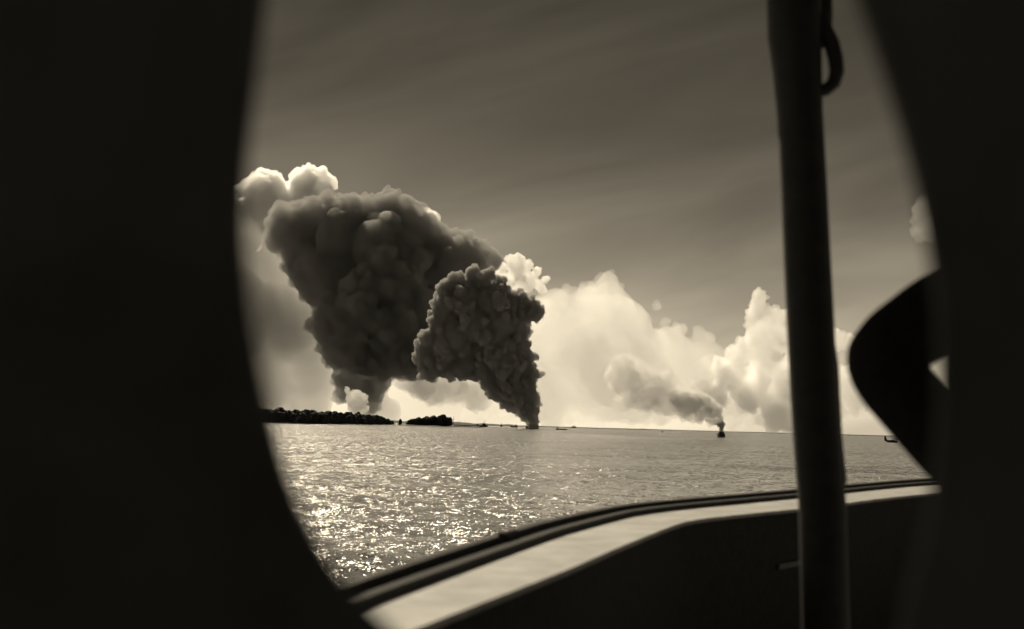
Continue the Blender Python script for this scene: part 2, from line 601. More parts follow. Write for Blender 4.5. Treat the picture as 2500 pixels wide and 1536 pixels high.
# ------------------------------------------------------------------ smoke and clouds
def in_poly(P, poly):
    x, y = P[:, 0], P[:, 1]
    c = np.zeros(len(P), bool)
    n = len(poly)
    for i in range(n):
        (x1, y1), (x2, y2) = poly[i], poly[(i + 1) % n]
        with np.errstate(divide='ignore', invalid='ignore'):
            k = ((y1 > y) != (y2 > y)) & (x < (x2 - x1) * (y - y1) / ((y2 - y1) or 1e-9) + x1)
        c ^= k
    return c


def edge_dist(P, poly):
    d = np.full(len(P), 1e9)
    n = len(poly)
    for i in range(n):
        a = np.array(poly[i], float); b = np.array(poly[(i + 1) % n], float)
        ab = b - a
        t = np.clip(((P - a) @ ab) / (ab @ ab), 0, 1)
        d = np.minimum(d, np.linalg.norm(P - (a + t[:, None] * ab), axis=1))
    return d


def fill(poly, n, rmax, rmin, seed, depth=1.0, grow=None, core=.3):
    """lumps (x, y, r, depth offset), in photograph pixels, that fill an outline with rounded bulges"""
    g = np.random.default_rng(seed)
    poly = [tuple(map(float, p)) for p in poly]
    lo = np.min(poly, 0); hi = np.max(poly, 0)
    P = g.uniform(lo, hi, (n * 14, 2))
    P = P[in_poly(P, poly)]
    d = edge_dist(P, poly)
    out = []
    for p, q in zip(P, d):
        if q < rmin * .8: continue
        rm = rmax if grow is None else float(np.interp(p[1], grow[0], grow[1]))
        if len(out) < n * core:                      # the swollen heart of the body
            out.append((p[0], p[1], q * .86, g.uniform(-.15, .15) * q))
            continue
        r = min(q, rm * g.uniform(.55, 1.0))
        dz = -q * g.uniform(.7, 1.0) if g.random() < .6 else g.uniform(-1, 1) * max(0, q - r * .35)
        out.append((p[0], p[1], r, dz * depth))
        if len(out) >= n: break
    return out


_ico = {}
def ico(k):
    if k not in _ico:
        bm = bmesh.new(); bmesh.ops.create_icosphere(bm, subdivisions=k, radius=1)
        _ico[k] = (np.array([v.co for v in bm.verts]), np.array([[v.index for v in f.verts] for f in bm.faces]))
        bm.free()
    return _ico[k]


def hash3(c, seed):
    c = c.astype(np.int64)
    h = (c[..., 0] * 73856093) ^ (c[..., 1] * 19349663) ^ (c[..., 2] * 83492791) ^ (seed * 2654435761)
    h = (h ^ (h >> 13)) * 1274126177
    h &= 0xffffffff
    a = h / 4294967296.0
    h2 = ((h ^ (h >> 11)) * 2246822519) & 0xffffffff
    h3 = ((h2 ^ (h2 >> 15)) * 3266489917) & 0xffffffff
    return np.stack([a, h2 / 4294967296.0, h3 / 4294967296.0], -1)


def worley(P, seed):
    base = np.floor(P)
    best = np.full(len(P), 9.0)
    for dx in (-1, 0, 1):
        for dy in (-1, 0, 1):
            for dz in (-1, 0, 1):
                c = base + (dx, dy, dz)
                q = c + hash3(c, seed)
                best = np.minimum(best, np.sum((P - q) ** 2, 1))
    return np.sqrt(best)


def billows(name, lumps, Y, voxel, mat, parent=None, kids=8, kid=(.35, .55), octaves=((.35, .5), (.16, .5)), seed=0, size=None, grand=0, big=60):
    """one closed cauliflower-shaped body of smoke or cloud; lengths in photograph pixels at depth Y"""
    g = np.random.default_rng(seed)
    s = Y / F
    S = []
    for (x, y, r, dz) in lumps:
        c = np.array(at(x, y, Y + dz * s))
        r0 = r * s * .88
        S.append((c, r0))
        for _ in range(kids if r < big else 0):
            d = g.normal(size=3); d /= np.linalg.norm(d)
            r1 = r0 * g.uniform(*kid)
            c1 = c + d * (r0 * 1.10 - r1 * .30)
            S.append((c1, r1))
            for _ in range(grand):
                d2 = g.normal(size=3) + d * 1.1; d2 /= np.linalg.norm(d2)
                r2 = r1 * g.uniform(.25, .55)
                if r2 > voxel * s * 1.5:
                    S.append((c1 + d2 * r1 * .95, r2))
    iv, jf = ico(2)
    V = np.concatenate([c + iv * r for c, r in S])
    Fc = np.concatenate([jf + k * len(iv) for k in range(len(S))])
    centre = V.mean(0)
    me = bpy.data.meshes.new('t')
    me.from_pydata((V - centre).tolist(), [], Fc.tolist())
    o = bpy.data.objects.new('t', me); col.objects.link(o)
    md = o.modifiers.new('r', 'REMESH'); md.mode = 'VOXEL'; md.voxel_size = voxel * s
    md2 = o.modifiers.new('s', 'SMOOTH'); md2.iterations = 2; md2.factor = .5
    dg = bpy.context.evaluated_depsgraph_get()
    ev = o.evaluated_get(dg)
    out = bpy.data.meshes.new_from_object(ev)
    bpy.data.objects.remove(o); bpy.data.meshes.remove(me)
    n = len(out.vertices)
    P = np.empty(n * 3, 'f'); out.vertices.foreach_get('co', P); P = P.reshape(-1, 3).astype(float)
    Nn = np.empty(n * 3, 'f'); out.vertices.foreach_get('normal', Nn); Nn = Nn.reshape(-1, 3).astype(float)
    base = (size or max(r for _, _, r, _ in lumps)) * s
    for k, (cell, amp) in enumerate(octaves):
        cs = base * cell
        # warp so that the bumps do not sit on a regular lattice
        W = P / cs + .25 * np.sin(P[:, [1, 2, 0]] / cs * .9 + k)
        f1 = worley(W, seed + k)
        bump = np.sqrt(np.clip(1 - (f1 / .95) ** 2, 0, 1)) - .62
        P = P + Nn * (bump * cs * amp)[:, None]
    out.vertices.foreach_set('co', P.astype('f').ravel())
    out.update()
    # close the body again so that no bulge cuts into its neighbour
    o = bpy.data.objects.new('t', out); col.objects.link(o)
    md = o.modifiers.new('r', 'REMESH'); md.mode = 'VOXEL'; md.voxel_size = voxel * s * .85
    ev = o.evaluated_get(bpy.context.evaluated_depsgraph_get())
    out2 = bpy.data.meshes.new_from_object(ev)
    bpy.data.objects.remove(o); bpy.data.meshes.remove(out)
    out = out2
    out.polygons.foreach_set('use_smooth', [True] * len(out.polygons))
    # drop sealed pockets inside the body: keep only its largest outer skins
    ob = link(name, out, mat, parent)
    ob.location = centre
    print('billow', name, len(out.polygons))
    return ob


S_black = smoke_mat('dense_black_oil_smoke', .17, .71, .12)
S_dark = smoke_mat('soft_dark_smoke', .030, .62, .2)
S_veil = smoke_mat('thin_grey_smoke', .0056, .46, .3)
S_white = smoke_mat('white_smoke', .065, .99, .25)
S_whiteT = smoke_mat('thin_white_smoke', .011, .95, .4)
S_cloud = smoke_mat('cumulus', .0065, .998, .6)
S_cloudD = smoke_mat('dense_cumulus', .014, .998, .6)
S_veil2 = smoke_mat('patchy_grey_smoke', .006, .5, .3)
S_mid = smoke_mat('dark_funnel_smoke', .024, .66, .2)
S_base = smoke_mat('dark_base_smoke', .45, .4, .1)
S_cloudT = smoke_mat('thin_cumulus_haze', .0015, .998, .6)

colA = [(1286, 1046), (1318, 1046), (1319, 1000), (1309, 951), (1328, 915), (1311, 893), (1298, 852), (1284, 816), (1298, 796), (1329, 765), (1322, 733),
        (1280, 710), (1248, 704), (1212, 684), (1160, 668), (1105, 664), (1074, 690), (1064, 740), (1034, 795), (1010, 850), (1020, 927), (1100, 933),
        (1149, 917), (1180, 953), (1212, 985), (1234, 1007), (1261, 1016), (1280, 1037)]
lA = [(1303, 1040, 15, 0), (1301, 1022, 17, 0), (1288, 1016, 15, 3), (1306, 1003, 14, -8), (1282, 998, 22, 0), (1262, 1002, 13, 4), (1300, 978, 19, 0), (1270, 975, 28, -6), (1240, 988, 16, 4), (1230, 968, 22, 6), (1290, 950, 23, -5),
      (1255, 945, 34, -14), (1215, 950, 25, 0), (1196, 934, 20, 8), (1304, 914, 17, 0), (1321, 913, 9, 2), (1280, 915, 30, -4), (1245, 903, 40, -16), (1200, 900, 36, -2), (1168, 898, 24, 8),
      (1284, 872, 26, 2), (1262, 850, 34, -10), (1225, 855, 44, -26), (1180, 855, 42, -8), (1140, 882, 38, -2), (1100, 890, 40, 4), (1062, 892, 36, 2), (1040, 872, 30, 0), (1046, 908, 20, 8),
      (1272, 822, 19, 4), (1255, 800, 34, 0), (1210, 795, 46, -26), (1160, 800, 46, -38), (1112, 820, 44, -34), (1072, 822, 40, -18), (1042, 838, 28, -2), (1028, 860, 18, 4),
      (1304, 765, 24, 0), (1290, 742, 22, 8), (1268, 732, 24, 4), (1240, 748, 38, 0), (1195, 742, 44, -24), (1150, 738, 42, -16), (1112, 748, 38, -10), (1082, 778, 34, -4),
      (1102, 702, 30, 4), (1132, 692, 27, 10), (1170, 702, 33, 4), (1212, 714, 28, 6), (1246, 724, 18, 10), (1085, 702, 18, 12), (1080, 735, 26, 4), (1318, 752, 10, -4), (1192, 672, 20, 2), (1152, 666, 20, 6), (1222, 690, 16, 0), (1230, 880, 30, -44), (1140, 760, 26, -48), (1195, 830, 26, -50), (1105, 858, 36, -12), (1272, 784, 20, 4), (1278, 766, 24, -2), (1300, 755, 20, 0)]
a = billows('black_smoke_column', lA, 3750, 1.3, S_black, kids=11, kid=(.26, .66), octaves=(), seed=11, grand=4, big=99)
tag(a, 'dense black column of boiling oil smoke rising from the ship at its foot', 'smoke column')

colB = [(1208, 668), (1234, 645), (1232, 612), (1205, 586), (1150, 578), (1100, 570), (1066, 533), (1010, 503), (978, 475), (940, 457), (880, 476),
        (840, 470), (790, 478), (700, 505), (652, 515), (642, 585), (700, 670), (735, 730), (800, 800), (1000, 900), (1100, 850), (1120, 700)]
b = billows('drifting_dark_smoke', fill(colB, 150, 75, 14, 2, 1.2), 5200, 2.6, S_dark, kids=8, kid=(.25, .6), octaves=((.5, .25),), grand=3, seed=21)
tag(b, 'broad soft mass of dark smoke spreading left over the top of the black column', 'smoke cloud')
colC = [(935, 590), (895, 618), (868, 662), (800, 698), (762, 738), (754, 800), (760, 868), (807, 888), (900, 922), (1062, 936), (1100, 880), (1070, 760), (1050, 690), (980, 640)]
c = billows('billowing_dark_smoke', fill(colC, 110, 52, 10, 3, 1.0), 4900, 2.4, S_dark, kids=8, kid=(.25, .6), octaves=((.5, .25),), grand=3, seed=31)
tag(c, 'middle mass of rounded dark smoke billows between the black column and the shore fire', 'smoke cloud')
colD = [(800, 870), (812, 925), (812, 975), (830, 992), (850, 985), (870, 995), (893, 1012), (920, 1012), (938, 970), (955, 930), (985, 905), (980, 870), (880, 860)]
d = billows('shore_fire_smoke', fill(colD, 70, 28, 5, 4, 1.0) + [(906, 1006, 9, 0), (908, 996, 11, 0)], 4800, 2.2, S_mid, kids=8, grand=3, seed=41)
tag(d, 'dark funnel of smoke rising from behind the long wood', 'smoke column')
colE = [(833, 940), (850, 938), (860, 950), (880, 952), (893, 962), (901, 985), (902, 1006), (880, 1010), (862, 1012), (848, 1000), (846, 968)]
w = billows('white_steam_cloud', fill(colE, 46, 16, 3, 5, 1.0), 3700, 1.4, S_white, kids=8, grand=3, seed=51)
tag(w, 'small pale burst of steam in front of the shore fire smoke', 'steam cloud')
colF = [(500, 500), (660, 540), (760, 650), (820, 760), (850, 900), (930, 950), (1010, 1000), (1000, 1040), (500, 1040), (440, 760)]
f = billows('grey_smoke_veil', fill(colF, 34, 130, 40, 6, .8, core=0), 5600, 7.0, S_veil, kids=5, octaves=((.4, .3),), seed=61)
tag(f, 'thin grey veil of smoke hanging below the left edge of the dark mass', 'smoke veil')
colG = [(930, 880), (1040, 885), (1110, 890), (1160, 900), (1200, 955), (1215, 990), (1165, 1012), (1110, 985), (1060, 995), (1010, 975), (965, 950)]
g_ = billows('mottled_smoke_veil', fill(colG, 60, 42, 6, 7, 1.2, core=.1), 5000, 3.2, S_veil2, kids=7, grand=2, octaves=(), seed=71)
tag(g_, 'patchy grey smoke under the dark mass, above the jetty', 'smoke veil')
tg = billows('tug_smoke', [(1222, 1030, 3, 0), (1217, 1027, 3.5, 0), (1211, 1025, 4, 0), (1204, 1025, 5, 0), (1197, 1021, 6, 0), (1184, 1024, 7, 0)], 3200, .9, S_whiteT, kids=4, seed=81)
tag(tg, 'wisp of thin smoke trailing left from the steam tug', 'smoke wisp')

colP = [(1750, 1040), (1764, 1036), (1765, 1010), (1757, 985), (1728, 962), (1690, 948), (1655, 946), (1640, 915), (1600, 900), (1555, 872), (1520, 862), (1480, 875), (1478, 930), (1500, 985),
        (1560, 1000), (1620, 1016), (1690, 1032), (1740, 1042)]
p_ = billows('pale_smoke_plume', fill(colP, 170, 27, 5, 8, 1.0, core=0), 1670, 1.8, S_white, kids=8, kid=(.4, .65), grand=4, octaves=(), seed=91)
tag(p_, 'pale grey and white smoke plume leaning left from the small burning ship', 'smoke plume')
S_puff = smoke_mat('dense_white_smoke', .18, .992, .2)
pf = billows('young_pale_smoke', [(1757, 1022, 8, 0), (1750, 1006, 13, 0), (1736, 992, 15, 4), (1756, 996, 9, -3), (1722, 984, 17, 0), (1702, 968, 15, 5), (1740, 1011, 13, -4), (1716, 1008, 16, 3), (1696, 992, 19, -5), (1674, 968, 16, 4), (1674, 1002, 16, 6), (1656, 984, 18, -3), (1642, 966, 14, 5), (1728, 1002, 12, -12), (1706, 985, 13, -14), (1684, 978, 11, -14)],
             1655, 1.2, S_puff, kids=10, kid=(.35, .6), grand=4, octaves=(), seed=97)
tag(pf, 'crisp rounded pale puffs of young smoke just above and left of the small burning ship', 'smoke')
pb = billows('dark_fire_smoke', [(1761, 1049, 6, 0), (1762, 1043, 7, 0), (1761, 1037, 8, 3), (1756, 1033, 9, -2), (1748, 1030, 8, 2), (1738, 1027, 8, 0), (1762, 1030, 5, 0), (1728, 1024, 7, 3)], 1672, 1.0, S_base, kids=9, kid=(.35, .6), grand=3, octaves=((.4, .4),), seed=95)
tag(pb, 'short neck of dark smoke joining the small burning ship to its pale plume', 'smoke')
colQ = [(1480, 1000), (1560, 1005), (1600, 985), (1560, 880), (1500, 800), (1400, 720), (1340, 700), (1330, 900), (1380, 970)]
q_ = billows('spreading_pale_smoke', fill(colQ, 70, 62, 12, 9, 1.0, core=0), 1900, 4.0, S_whiteT, kids=6, seed=101)
tag(q_, 'broad thin white smoke spreading up and left from the pale plume', 'smoke cloud')

CY = 20000
def cloud(poly, n, rmax, rmin, seed, label, mat=None, Y=CY, voxel=3.2):
    o = billows('cumulus_cloud', fill(poly, n, rmax, rmin, seed, 1.0), Y, voxel, mat or S_cloud, kids=10, kid=(.25, .55), grand=4, octaves=((.13, .4),), seed=seed)
    tag(o, label, 'cloud')
    return o
cloud([(520, 620), (560, 470), (596, 434), (641, 407), (683, 420), (695, 446), (713, 413), (753, 397), (790, 405), (825, 440), (850, 480), (790, 540), (660, 570), (620, 620)], 110, 42, 8, 201,
      'bright-edged cumulus showing above the upper left end of the dark smoke', S_cloudD)
cloud([(980, 500), (1010, 495), (1045, 505), (1078, 525), (1080, 545), (1040, 560), (990, 540)], 30, 22, 6, 202, 'small bright cloud edge above the middle of the dark smoke ridge')
def heap(lumps, seed, label, mat, Y):
    o = billows('cumulus_cloud', lumps, Y, 2.2, mat, kids=13, kid=(.3, .55), grand=4, octaves=(), seed=seed)
    tag(o, label, 'cloud')
heap([(1226, 650, 13, 0), (1245, 634, 13, 3), (1268, 630, 13, -2), (1262, 656, 25, 0), (1291, 648, 14, 4), (1311, 664, 14, 0), (1332, 682, 11, 0), (1238, 684, 20, 2), (1288, 690, 24, 0), (1216, 670, 10, 0), (1322, 704, 14, 0), (1255, 712, 18, 5)],
     203, 'small white cumulus with a grey heart just right of the dark smoke', S_cloudD, 20000)
cloud([(1120, 1040), (1150, 800), (1290, 740), (1340, 690), (1400, 700), (1470, 672), (1510, 680), (1560, 700), (1610, 730), (1640, 790), (1720, 790), (1800, 850), (1990, 880), (2080, 940), (2100, 1040)], 110, 75, 16, 204,
      'vast soft white cloud bank behind the pale smoke', S_cloudT, 22000, 3.2)
heap([(1852, 724, 21, 0), (1850, 752, 24, 5), (1836, 775, 20, 0), (1872, 770, 24, -4), (1896, 762, 16, 0), (1915, 775, 20, 3), (1940, 790, 20, 0), (1965, 805, 18, 0), (1900, 810, 36, 0), (1850, 820, 38, 8), (1820, 840, 24, 0),
      (1800, 870, 28, 0), (1950, 850, 40, 0), (2000, 850, 34, 0), (2040, 830, 24, 0), (2075, 835, 22, 0), (2100, 860, 26, 0), (1870, 880, 48, 6), (1780, 910, 40, 0), (1930, 930, 50, 0), (2010, 920, 50, 0), (1830, 960, 50, 0), (1740, 970, 44, 0), (2080, 950, 50, 0), (1900, 1010, 50, 0), (2000, 1010, 50, 0)],
     205, 'towering cumulus head left of the post', S_cloud, 21000)
cloud([(2215, 590), (2225, 510), (2245, 475), (2290, 470), (2330, 520), (2320, 580), (2260, 600)], 40, 24, 7, 206, 'small ragged white cloud high above the elbow', S_cloudT, 15000)

for o_ in list(col.objects):
    if o_.parent is None and ('smoke' in o_.name or 'cloud' in o_.name) and 'kind' not in o_:
        o_['kind'] = 'thing'
        if o_.name.startswith('cumulus'): o_['group'] = 'cumulus clouds along the sky behind the smoke'

# ------------------------------------------------------------------ the vessel the view is taken from
GZ, DZ = 9.70, 9.0
def on_cap(px, py):
    p = plane_pt(px, py, GZ)
    return (p.x, p.y)
OUT = [on_cap(*p) for p in ((500, 1600), (888, 1452), (1093, 1377), (1320, 1300), (1497, 1257), (1629, 1239), (1946, 1209), (2260, 1179))]
INN = [on_cap(*p) for p in ((930, 1570), (1229, 1452), (1385, 1391), (1531, 1328), (1673, 1274), (1790, 1258), (1990, 1238), (2260, 1206))]
OUT = [(-1.75, -4.0), (-.75, .3), (-.52, 1.13)] + OUT + [(4.8, 10.4), (8.0, 13.0)]
INN = [(-1.50, -4.0), (-.50, .3), (-.30, 1.17)] + INN + [(4.7, 9.6), (8.1, 12.3)]
def ease(P, k=4):
    out = []
    for i in range(len(P) - 1):
        p0, p1, p2, p3 = (Vector(P[max(i - 1, 0)]), Vector(P[i]), Vector(P[i + 1]), Vector(P[min(i + 2, len(P) - 1)]))
        for j in range(k):
            t = j / k
            q = .5 * ((2 * p1) + (p2 - p0) * t + (2 * p0 - 5 * p1 + 4 * p2 - p3) * t * t + (-p0 + 3 * p1 - 3 * p2 + p3) * t ** 3)
            out.append(tuple(q.lerp(p1.lerp(p2, t), .35)))
    return out + [P[-1]]
OUT, INN = ease(OUT), ease(INN)
print('OUT', OUT)
def lerp2(a, b, t): return (a[0] + (b[0] - a[0]) * t, a[1] + (b[1] - a[1]) * t)
def band(t0, t1, z0, z1, name, mat, parent=None, ext=0.0):
    mb = MB()
    secs = []
    for a, b in zip(OUT, INN):
        p, q = lerp2(a, b, t0), lerp2(a, b, t1)
        secs.append([(p[0], p[1], z0), (p[0], p[1], z1), (q[0], q[1], z1), (q[0], q[1], z0)])
    mb.strip(secs)
    return mb.build(name, mat, parent)
bw = empty('bulwark', (0, 0, 0))
tag(bw, 'curved bulwark of the near vessel with a pale flat capping and dark outer rail', 'bulwark')
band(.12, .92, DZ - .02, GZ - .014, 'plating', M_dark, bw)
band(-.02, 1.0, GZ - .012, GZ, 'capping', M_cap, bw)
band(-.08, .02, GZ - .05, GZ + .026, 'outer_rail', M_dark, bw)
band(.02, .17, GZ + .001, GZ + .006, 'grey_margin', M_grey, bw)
band(.17, .27, GZ + .001, GZ + .018, 'seam_batten', M_dark, bw)
mb = MB().box((.004, 3.07, GZ + .034), (.018, .11, .012), rz=R(-15)).box((.004, 3.07, GZ + .018), (.014, .03, .03), rz=R(-15))
cl = mb.build('rail_cleat', M_dark, bw)
lp = at(1915, 1378, 4.93)
mb = MB().box(lp, (.22, .05, .02), rz=R(55)); mb.build('ledge', M_grey, bw)
# ship side below the bulwark and the deck inside it
mb = MB(); mb.prism([(p[0] + .03, p[1]) for p in OUT] + [(8.1, -4.1)], -1.0, DZ - .03)
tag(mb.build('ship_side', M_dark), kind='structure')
mb = MB(); mb.prism([lerp2(a, b, .9) for a, b in zip(OUT, INN)] + [(8.0, -4.0)], DZ - .02, DZ)
tag(mb.build('deck', M_deck), kind='structure')
# unseen cabin walls and roof, put in to block daylight from the bulkhead
mb = MB().box((4.2, -1.7, 10.15), (.06, 4.3, 2.3)); tag(mb.build('cabin_side_wall', M_dark), kind='structure')
mb = MB(); mb.strip([[(-1.42, -3.85, DZ), (-1.42, -3.85, 11.3), (-1.36, -3.85, 11.3), (-1.36, -3.85, DZ)], [(-.36, .44, DZ), (-.36, .44, 11.3), (-.30, .44, 11.3), (-.30, .44, DZ)]])
tag(mb.build('cabin_outer_wall', M_dark), kind='structure')
mb = MB().box((1.8, -.25, 11.34), (6.6, 7.3, .05)); aw = mb.build('awning', M_canvas)  # out of view; its forward reach is shaped to shade the person and inner bulwark
tag(aw, kind='structure')

# bulkhead with the rounded opening, close to the lens
HY = .50
op0 = [(655, -150), (630, 60), (612, 220), (592, 400), (585, 540), (592, 680), (612, 830), (645, 990), (690, 1150), (745, 1280), (815, 1400), (905, 1500), (1040, 1600), (1250, 1690), (1550, 1730),
      (1850, 1710), (2060, 1650), (2180, 1560), (2235, 1440), (2272, 1310), (2295, 1180), (2306, 1050), (2310, 910), (2306, 770), (2290, 640), (2262, 490), (2224, 340), (2180, 200), (2140, 80), (2085, -60),
      (1980, -200), (1800, -330), (1500, -400), (1150, -390), (850, -310), (700, -230)]
op = [(x - 24 if x > 1900 and y < 1500 else (x + 14 if x < 1000 else x), y) for x, y in op0]
def smooth_loop(P, k=3):
    P = [Vector(p) for p in P]
    out = []
    n = len(P)
    for i in range(n):
        p0, p1, p2, p3 = P[i - 1], P[i], P[(i + 1) % n], P[(i + 2) % n]
        for j in range(k):
            t = j / k
            out.append(.5 * ((2 * p1) + (-p0 + p2) * t + (2 * p0 - 5 * p1 + 4 * p2 - p3) * t * t + (-p0 + 3 * p1 - 3 * p2 + p3) * t ** 3))
    return out
hole = [at(p[0], p[1], HY) for p in smooth_loop([(a, b, 0) for a, b in op])]
ctr = sum(hole, Vector()) / len(hole)
secs = []
XL, XR, ZB, ZT = -.30, 4.17, DZ, 11.31
for h in hole + [hole[0]]:
    d = (h - ctr)
    ks = []
    if d.x < -1e-6: ks.append((XL - ctr.x) / d.x)
    if d.x > 1e-6: ks.append((XR - ctr.x) / d.x)
    if d.z < -1e-6: ks.append((ZB - ctr.z) / d.z)
    if d.z > 1e-6: ks.append((ZT - ctr.z) / d.z)
    k = min(ks)
    o = ctr + d * k
    secs.append([(h.x, HY - .008, h.z), (h.x, HY, h.z), (o.x, HY, o.z), (o.x, HY - .008, o.z)])
bk = empty('cabin_bulkhead', (0, HY, DZ))
tag(bk, 'near-black cabin bulkhead with a large rounded opening framing the view', 'bulkhead')
mb = MB()
m = 4; v = [p for s_ in secs for p in s_]; fcs = []
for i in range(len(secs) - 1):
    for k in range(m):
        fcs.append((i * m + k, i * m + (k + 1) % m, (i + 1) * m + (k + 1) % m, (i + 1) * m + k))
mb.add(v, fcs)
pl = mb.build('panel', M_bulk); pl.parent = bk; pl.matrix_parent_inverse = Matrix.Translation((0, -HY, -DZ))
mb = MB(); mb.tube([((h + (h - ctr).normalized() * .0055).x, HY - .005, (h + (h - ctr).normalized() * .0055).z) for h in hole + [hole[0]]], .005, 8)
rm = mb.build('rim', M_bulk, smooth=True); rm.parent = bk; rm.matrix_parent_inverse = Matrix.Translation((0, -HY, -DZ))

# awning stanchion with its hook
PY = 2.6
st = empty('awning_stanchion', (at(2010, 1400, PY).x, PY, DZ))
tag(st, 'thick dark leaning post carrying the awning, with a curled hook near its top', 'post')
inv = Matrix.Translation((-st.location.x, -PY, -DZ))
pw = [(1936, -260, 70), (1938, -40, 68), (1940, 90, 66), (1947, 180, 60), (1953, 280, 56), (1962, 450, 56.5), (1970, 620, 57), (1979, 800, 57.5), (1988, 980, 57), (1998, 1120, 57), (2008, 1240, 57), (2012, 1400, 57), (2020, 1700, 57)]
pts = [at(x, y, PY) for x, y, r in pw]
bot = pts[-1] + (pts[-1] - pts[-2]).normalized() * ((pts[-1].z - DZ) / abs((pts[-1] - pts[-2]).normalized().z))
rs = [r * PY / F for _, _, r in pw] + [.05]
def fit(o):
    o.parent = st; o.matrix_parent_inverse = inv; return o
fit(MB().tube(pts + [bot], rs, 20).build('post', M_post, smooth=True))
fit(MB().tube([bot + Vector((0, 0, .0)), bot + Vector((0, 0, .025))], .11, 20).build('foot_flange', M_post))
hk = [(1996, 40), (2012, 70), (2030, 105), (2040, 145), (2043, 176), (2035, 203), (2016, 219), (1996, 224), (1975, 218)]
hk = [at(x, y, PY - .01) for x, y in hk]
fit(MB().tube(hk, [.017, .017, .017, .0165, .016, .015, .014, .014, .014], 12).build('hook', M_post, smooth=True))
hk2 = [at(x, y, PY + .04) for x, y in [(1992, -60), (1998, 40), (2006, 90), (2012, 116)]]
fit(MB().tube(hk2, [.033, .031, .022, .012], 12).build('bracket', M_post, smooth=True))
# thin line made fast beside the post
ln = [at(x, y, 2.67) for x, y in [(1972, 560), (2004, 700), (2032, 830), (2042, 900), (2046, 1000), (2052, 1090), (2060, 1160), (2062, 1178), (2056, 1186), (2047, 1180), (2043, 1165), (2040, 1100)]]
lo = MB().tube(ln, .0058, 8).build('hanging_line', M_post, smooth=True)
tag(lo, 'short dark line with a looped end hanging against the right side of the post', 'rope')

# ------------------------------------------------------------------ person with hand on hip
def skin_body(name, chains, mat, parent, sub=2, root=0):
    """chains: list of lists of (key, point, radius); shared keys join"""
    vs, idx, rad, ed = [], {}, [], []
    for ch in chains:
        prev = None
        for key, p, r in ch:
            if key not in idx:
                idx[key] = len(vs); vs.append(tuple(p)); rad.append(r)
            if prev is not None: ed.append((idx[prev], idx[key]))
            prev = key
    me = bpy.data.meshes.new(name); me.from_pydata(vs, ed, [])
    o = bpy.data.objects.new(name, me); col.objects.link(o)
    md = o.modifiers.new('s', 'SKIN')
    sv = me.skin_vertices[0].data
    for i, r in enumerate(rad):
        rr = r if isinstance(r, tuple) else (r, r)
        sv[i].radius = rr; sv[i].use_root = (i == root)
    s2 = o.modifiers.new('u', 'SUBSURF'); s2.levels = s2.render_levels = sub
    ev = o.evaluated_get(bpy.context.evaluated_depsgraph_get())
    out = bpy.data.meshes.new_from_object(ev)
    bpy.data.objects.remove(o); bpy.data.meshes.remove(me)
    out.polygons.foreach_set('use_smooth', [True] * len(out.polygons))
    ob = link(name, out, mat)
    return ob


EY = 1.80
sh = at(2385, 690, 1.93)          # shoulder joint
el = at(2138, 874, EY)            # elbow joint
wr = at(2400, 1215, 1.74)         # wrist on the hip
root_p = Vector((sh.x + .20, sh.y + .04, DZ))
pe = empty('person', root_p)
tag(pe, 'dark-clothed person at the right edge, bent elbow jutting left, hand on hip', 'person')
cx, cyy = root_p.x, root_p.y
def Pp(x, y, z): return Vector((cx + x, cyy + y, DZ + z))
shz = sh.z - DZ + .04
hipz = shz - .52
k = [
    [('pel', Pp(0, 0, hipz), (.15, .115)), ('waist', Pp(0, 0, hipz + .17), (.135, .105)), ('chest', Pp(0, 0, shz - .13), (.165, .12)), ('neckb', Pp(0, 0, shz + .03), (.085, .075)), ('neck', Pp(0, .01, shz + .10), .056), ('skull', Pp(0, .02, shz + .19), (.078, .09)), ('crown', Pp(0, .02, shz + .27), (.068, .08))],
    [('chest', None, 0), ('shl', sh + Vector((.05, .0, -.01)), .088), ('upl', sh.lerp(el, .30), .068), ('up2', sh.lerp(el, .62), .061), ('up3', sh.lerp(el, .86), .062), ('ell', el, .054), ('fo0', el.lerp(wr, .14), .060), ('fo1', el.lerp(wr, .35), .054), ('fo2', el.lerp(wr, .65), .050), ('wrl', wr, .038)],
    [('chest', None, 0), ('shr', Pp(.19, 0, shz - .01), .07), ('upr', Pp(.24, .0, shz - .16), .056), ('elr', Pp(.27, .02, shz - .32), .046), ('for_', Pp(.27, .08, shz - .44), .042), ('wrr', Pp(.26, .12, shz - .56), .030)],
    [('pel', None, 0), ('hl', Pp(-.10, 0, hipz - .09), .098), ('tl', Pp(-.11, .01, hipz - .26), .085), ('kl', Pp(-.115, .015, hipz - .45), .062), ('cl', Pp(-.12, -.01, hipz - .62), .058), ('al', Pp(-.125, -.02, .09), .042), ('fl', Pp(-.135, .08, .045), .045), ('tol', Pp(-.14, .17, .035), .036)],
    [('pel', None, 0), ('hr', Pp(.10, 0, hipz - .09), .098), ('tr', Pp(.11, .01, hipz - .26), .085), ('kr', Pp(.115, .015, hipz - .45), .062), ('cr', Pp(.12, -.01, hipz - .62), .058), ('ar', Pp(.125, -.02, .09), .042), ('fr', Pp(.135, .08, .045), .045), ('tor', Pp(.14, .17, .035), .036)],
]
body = skin_body('body', k, M_cloth, pe)
def fitp(o):
    o.parent = pe; o.matrix_parent_inverse = Matrix.Translation(-root_p); return o
fitp(body)
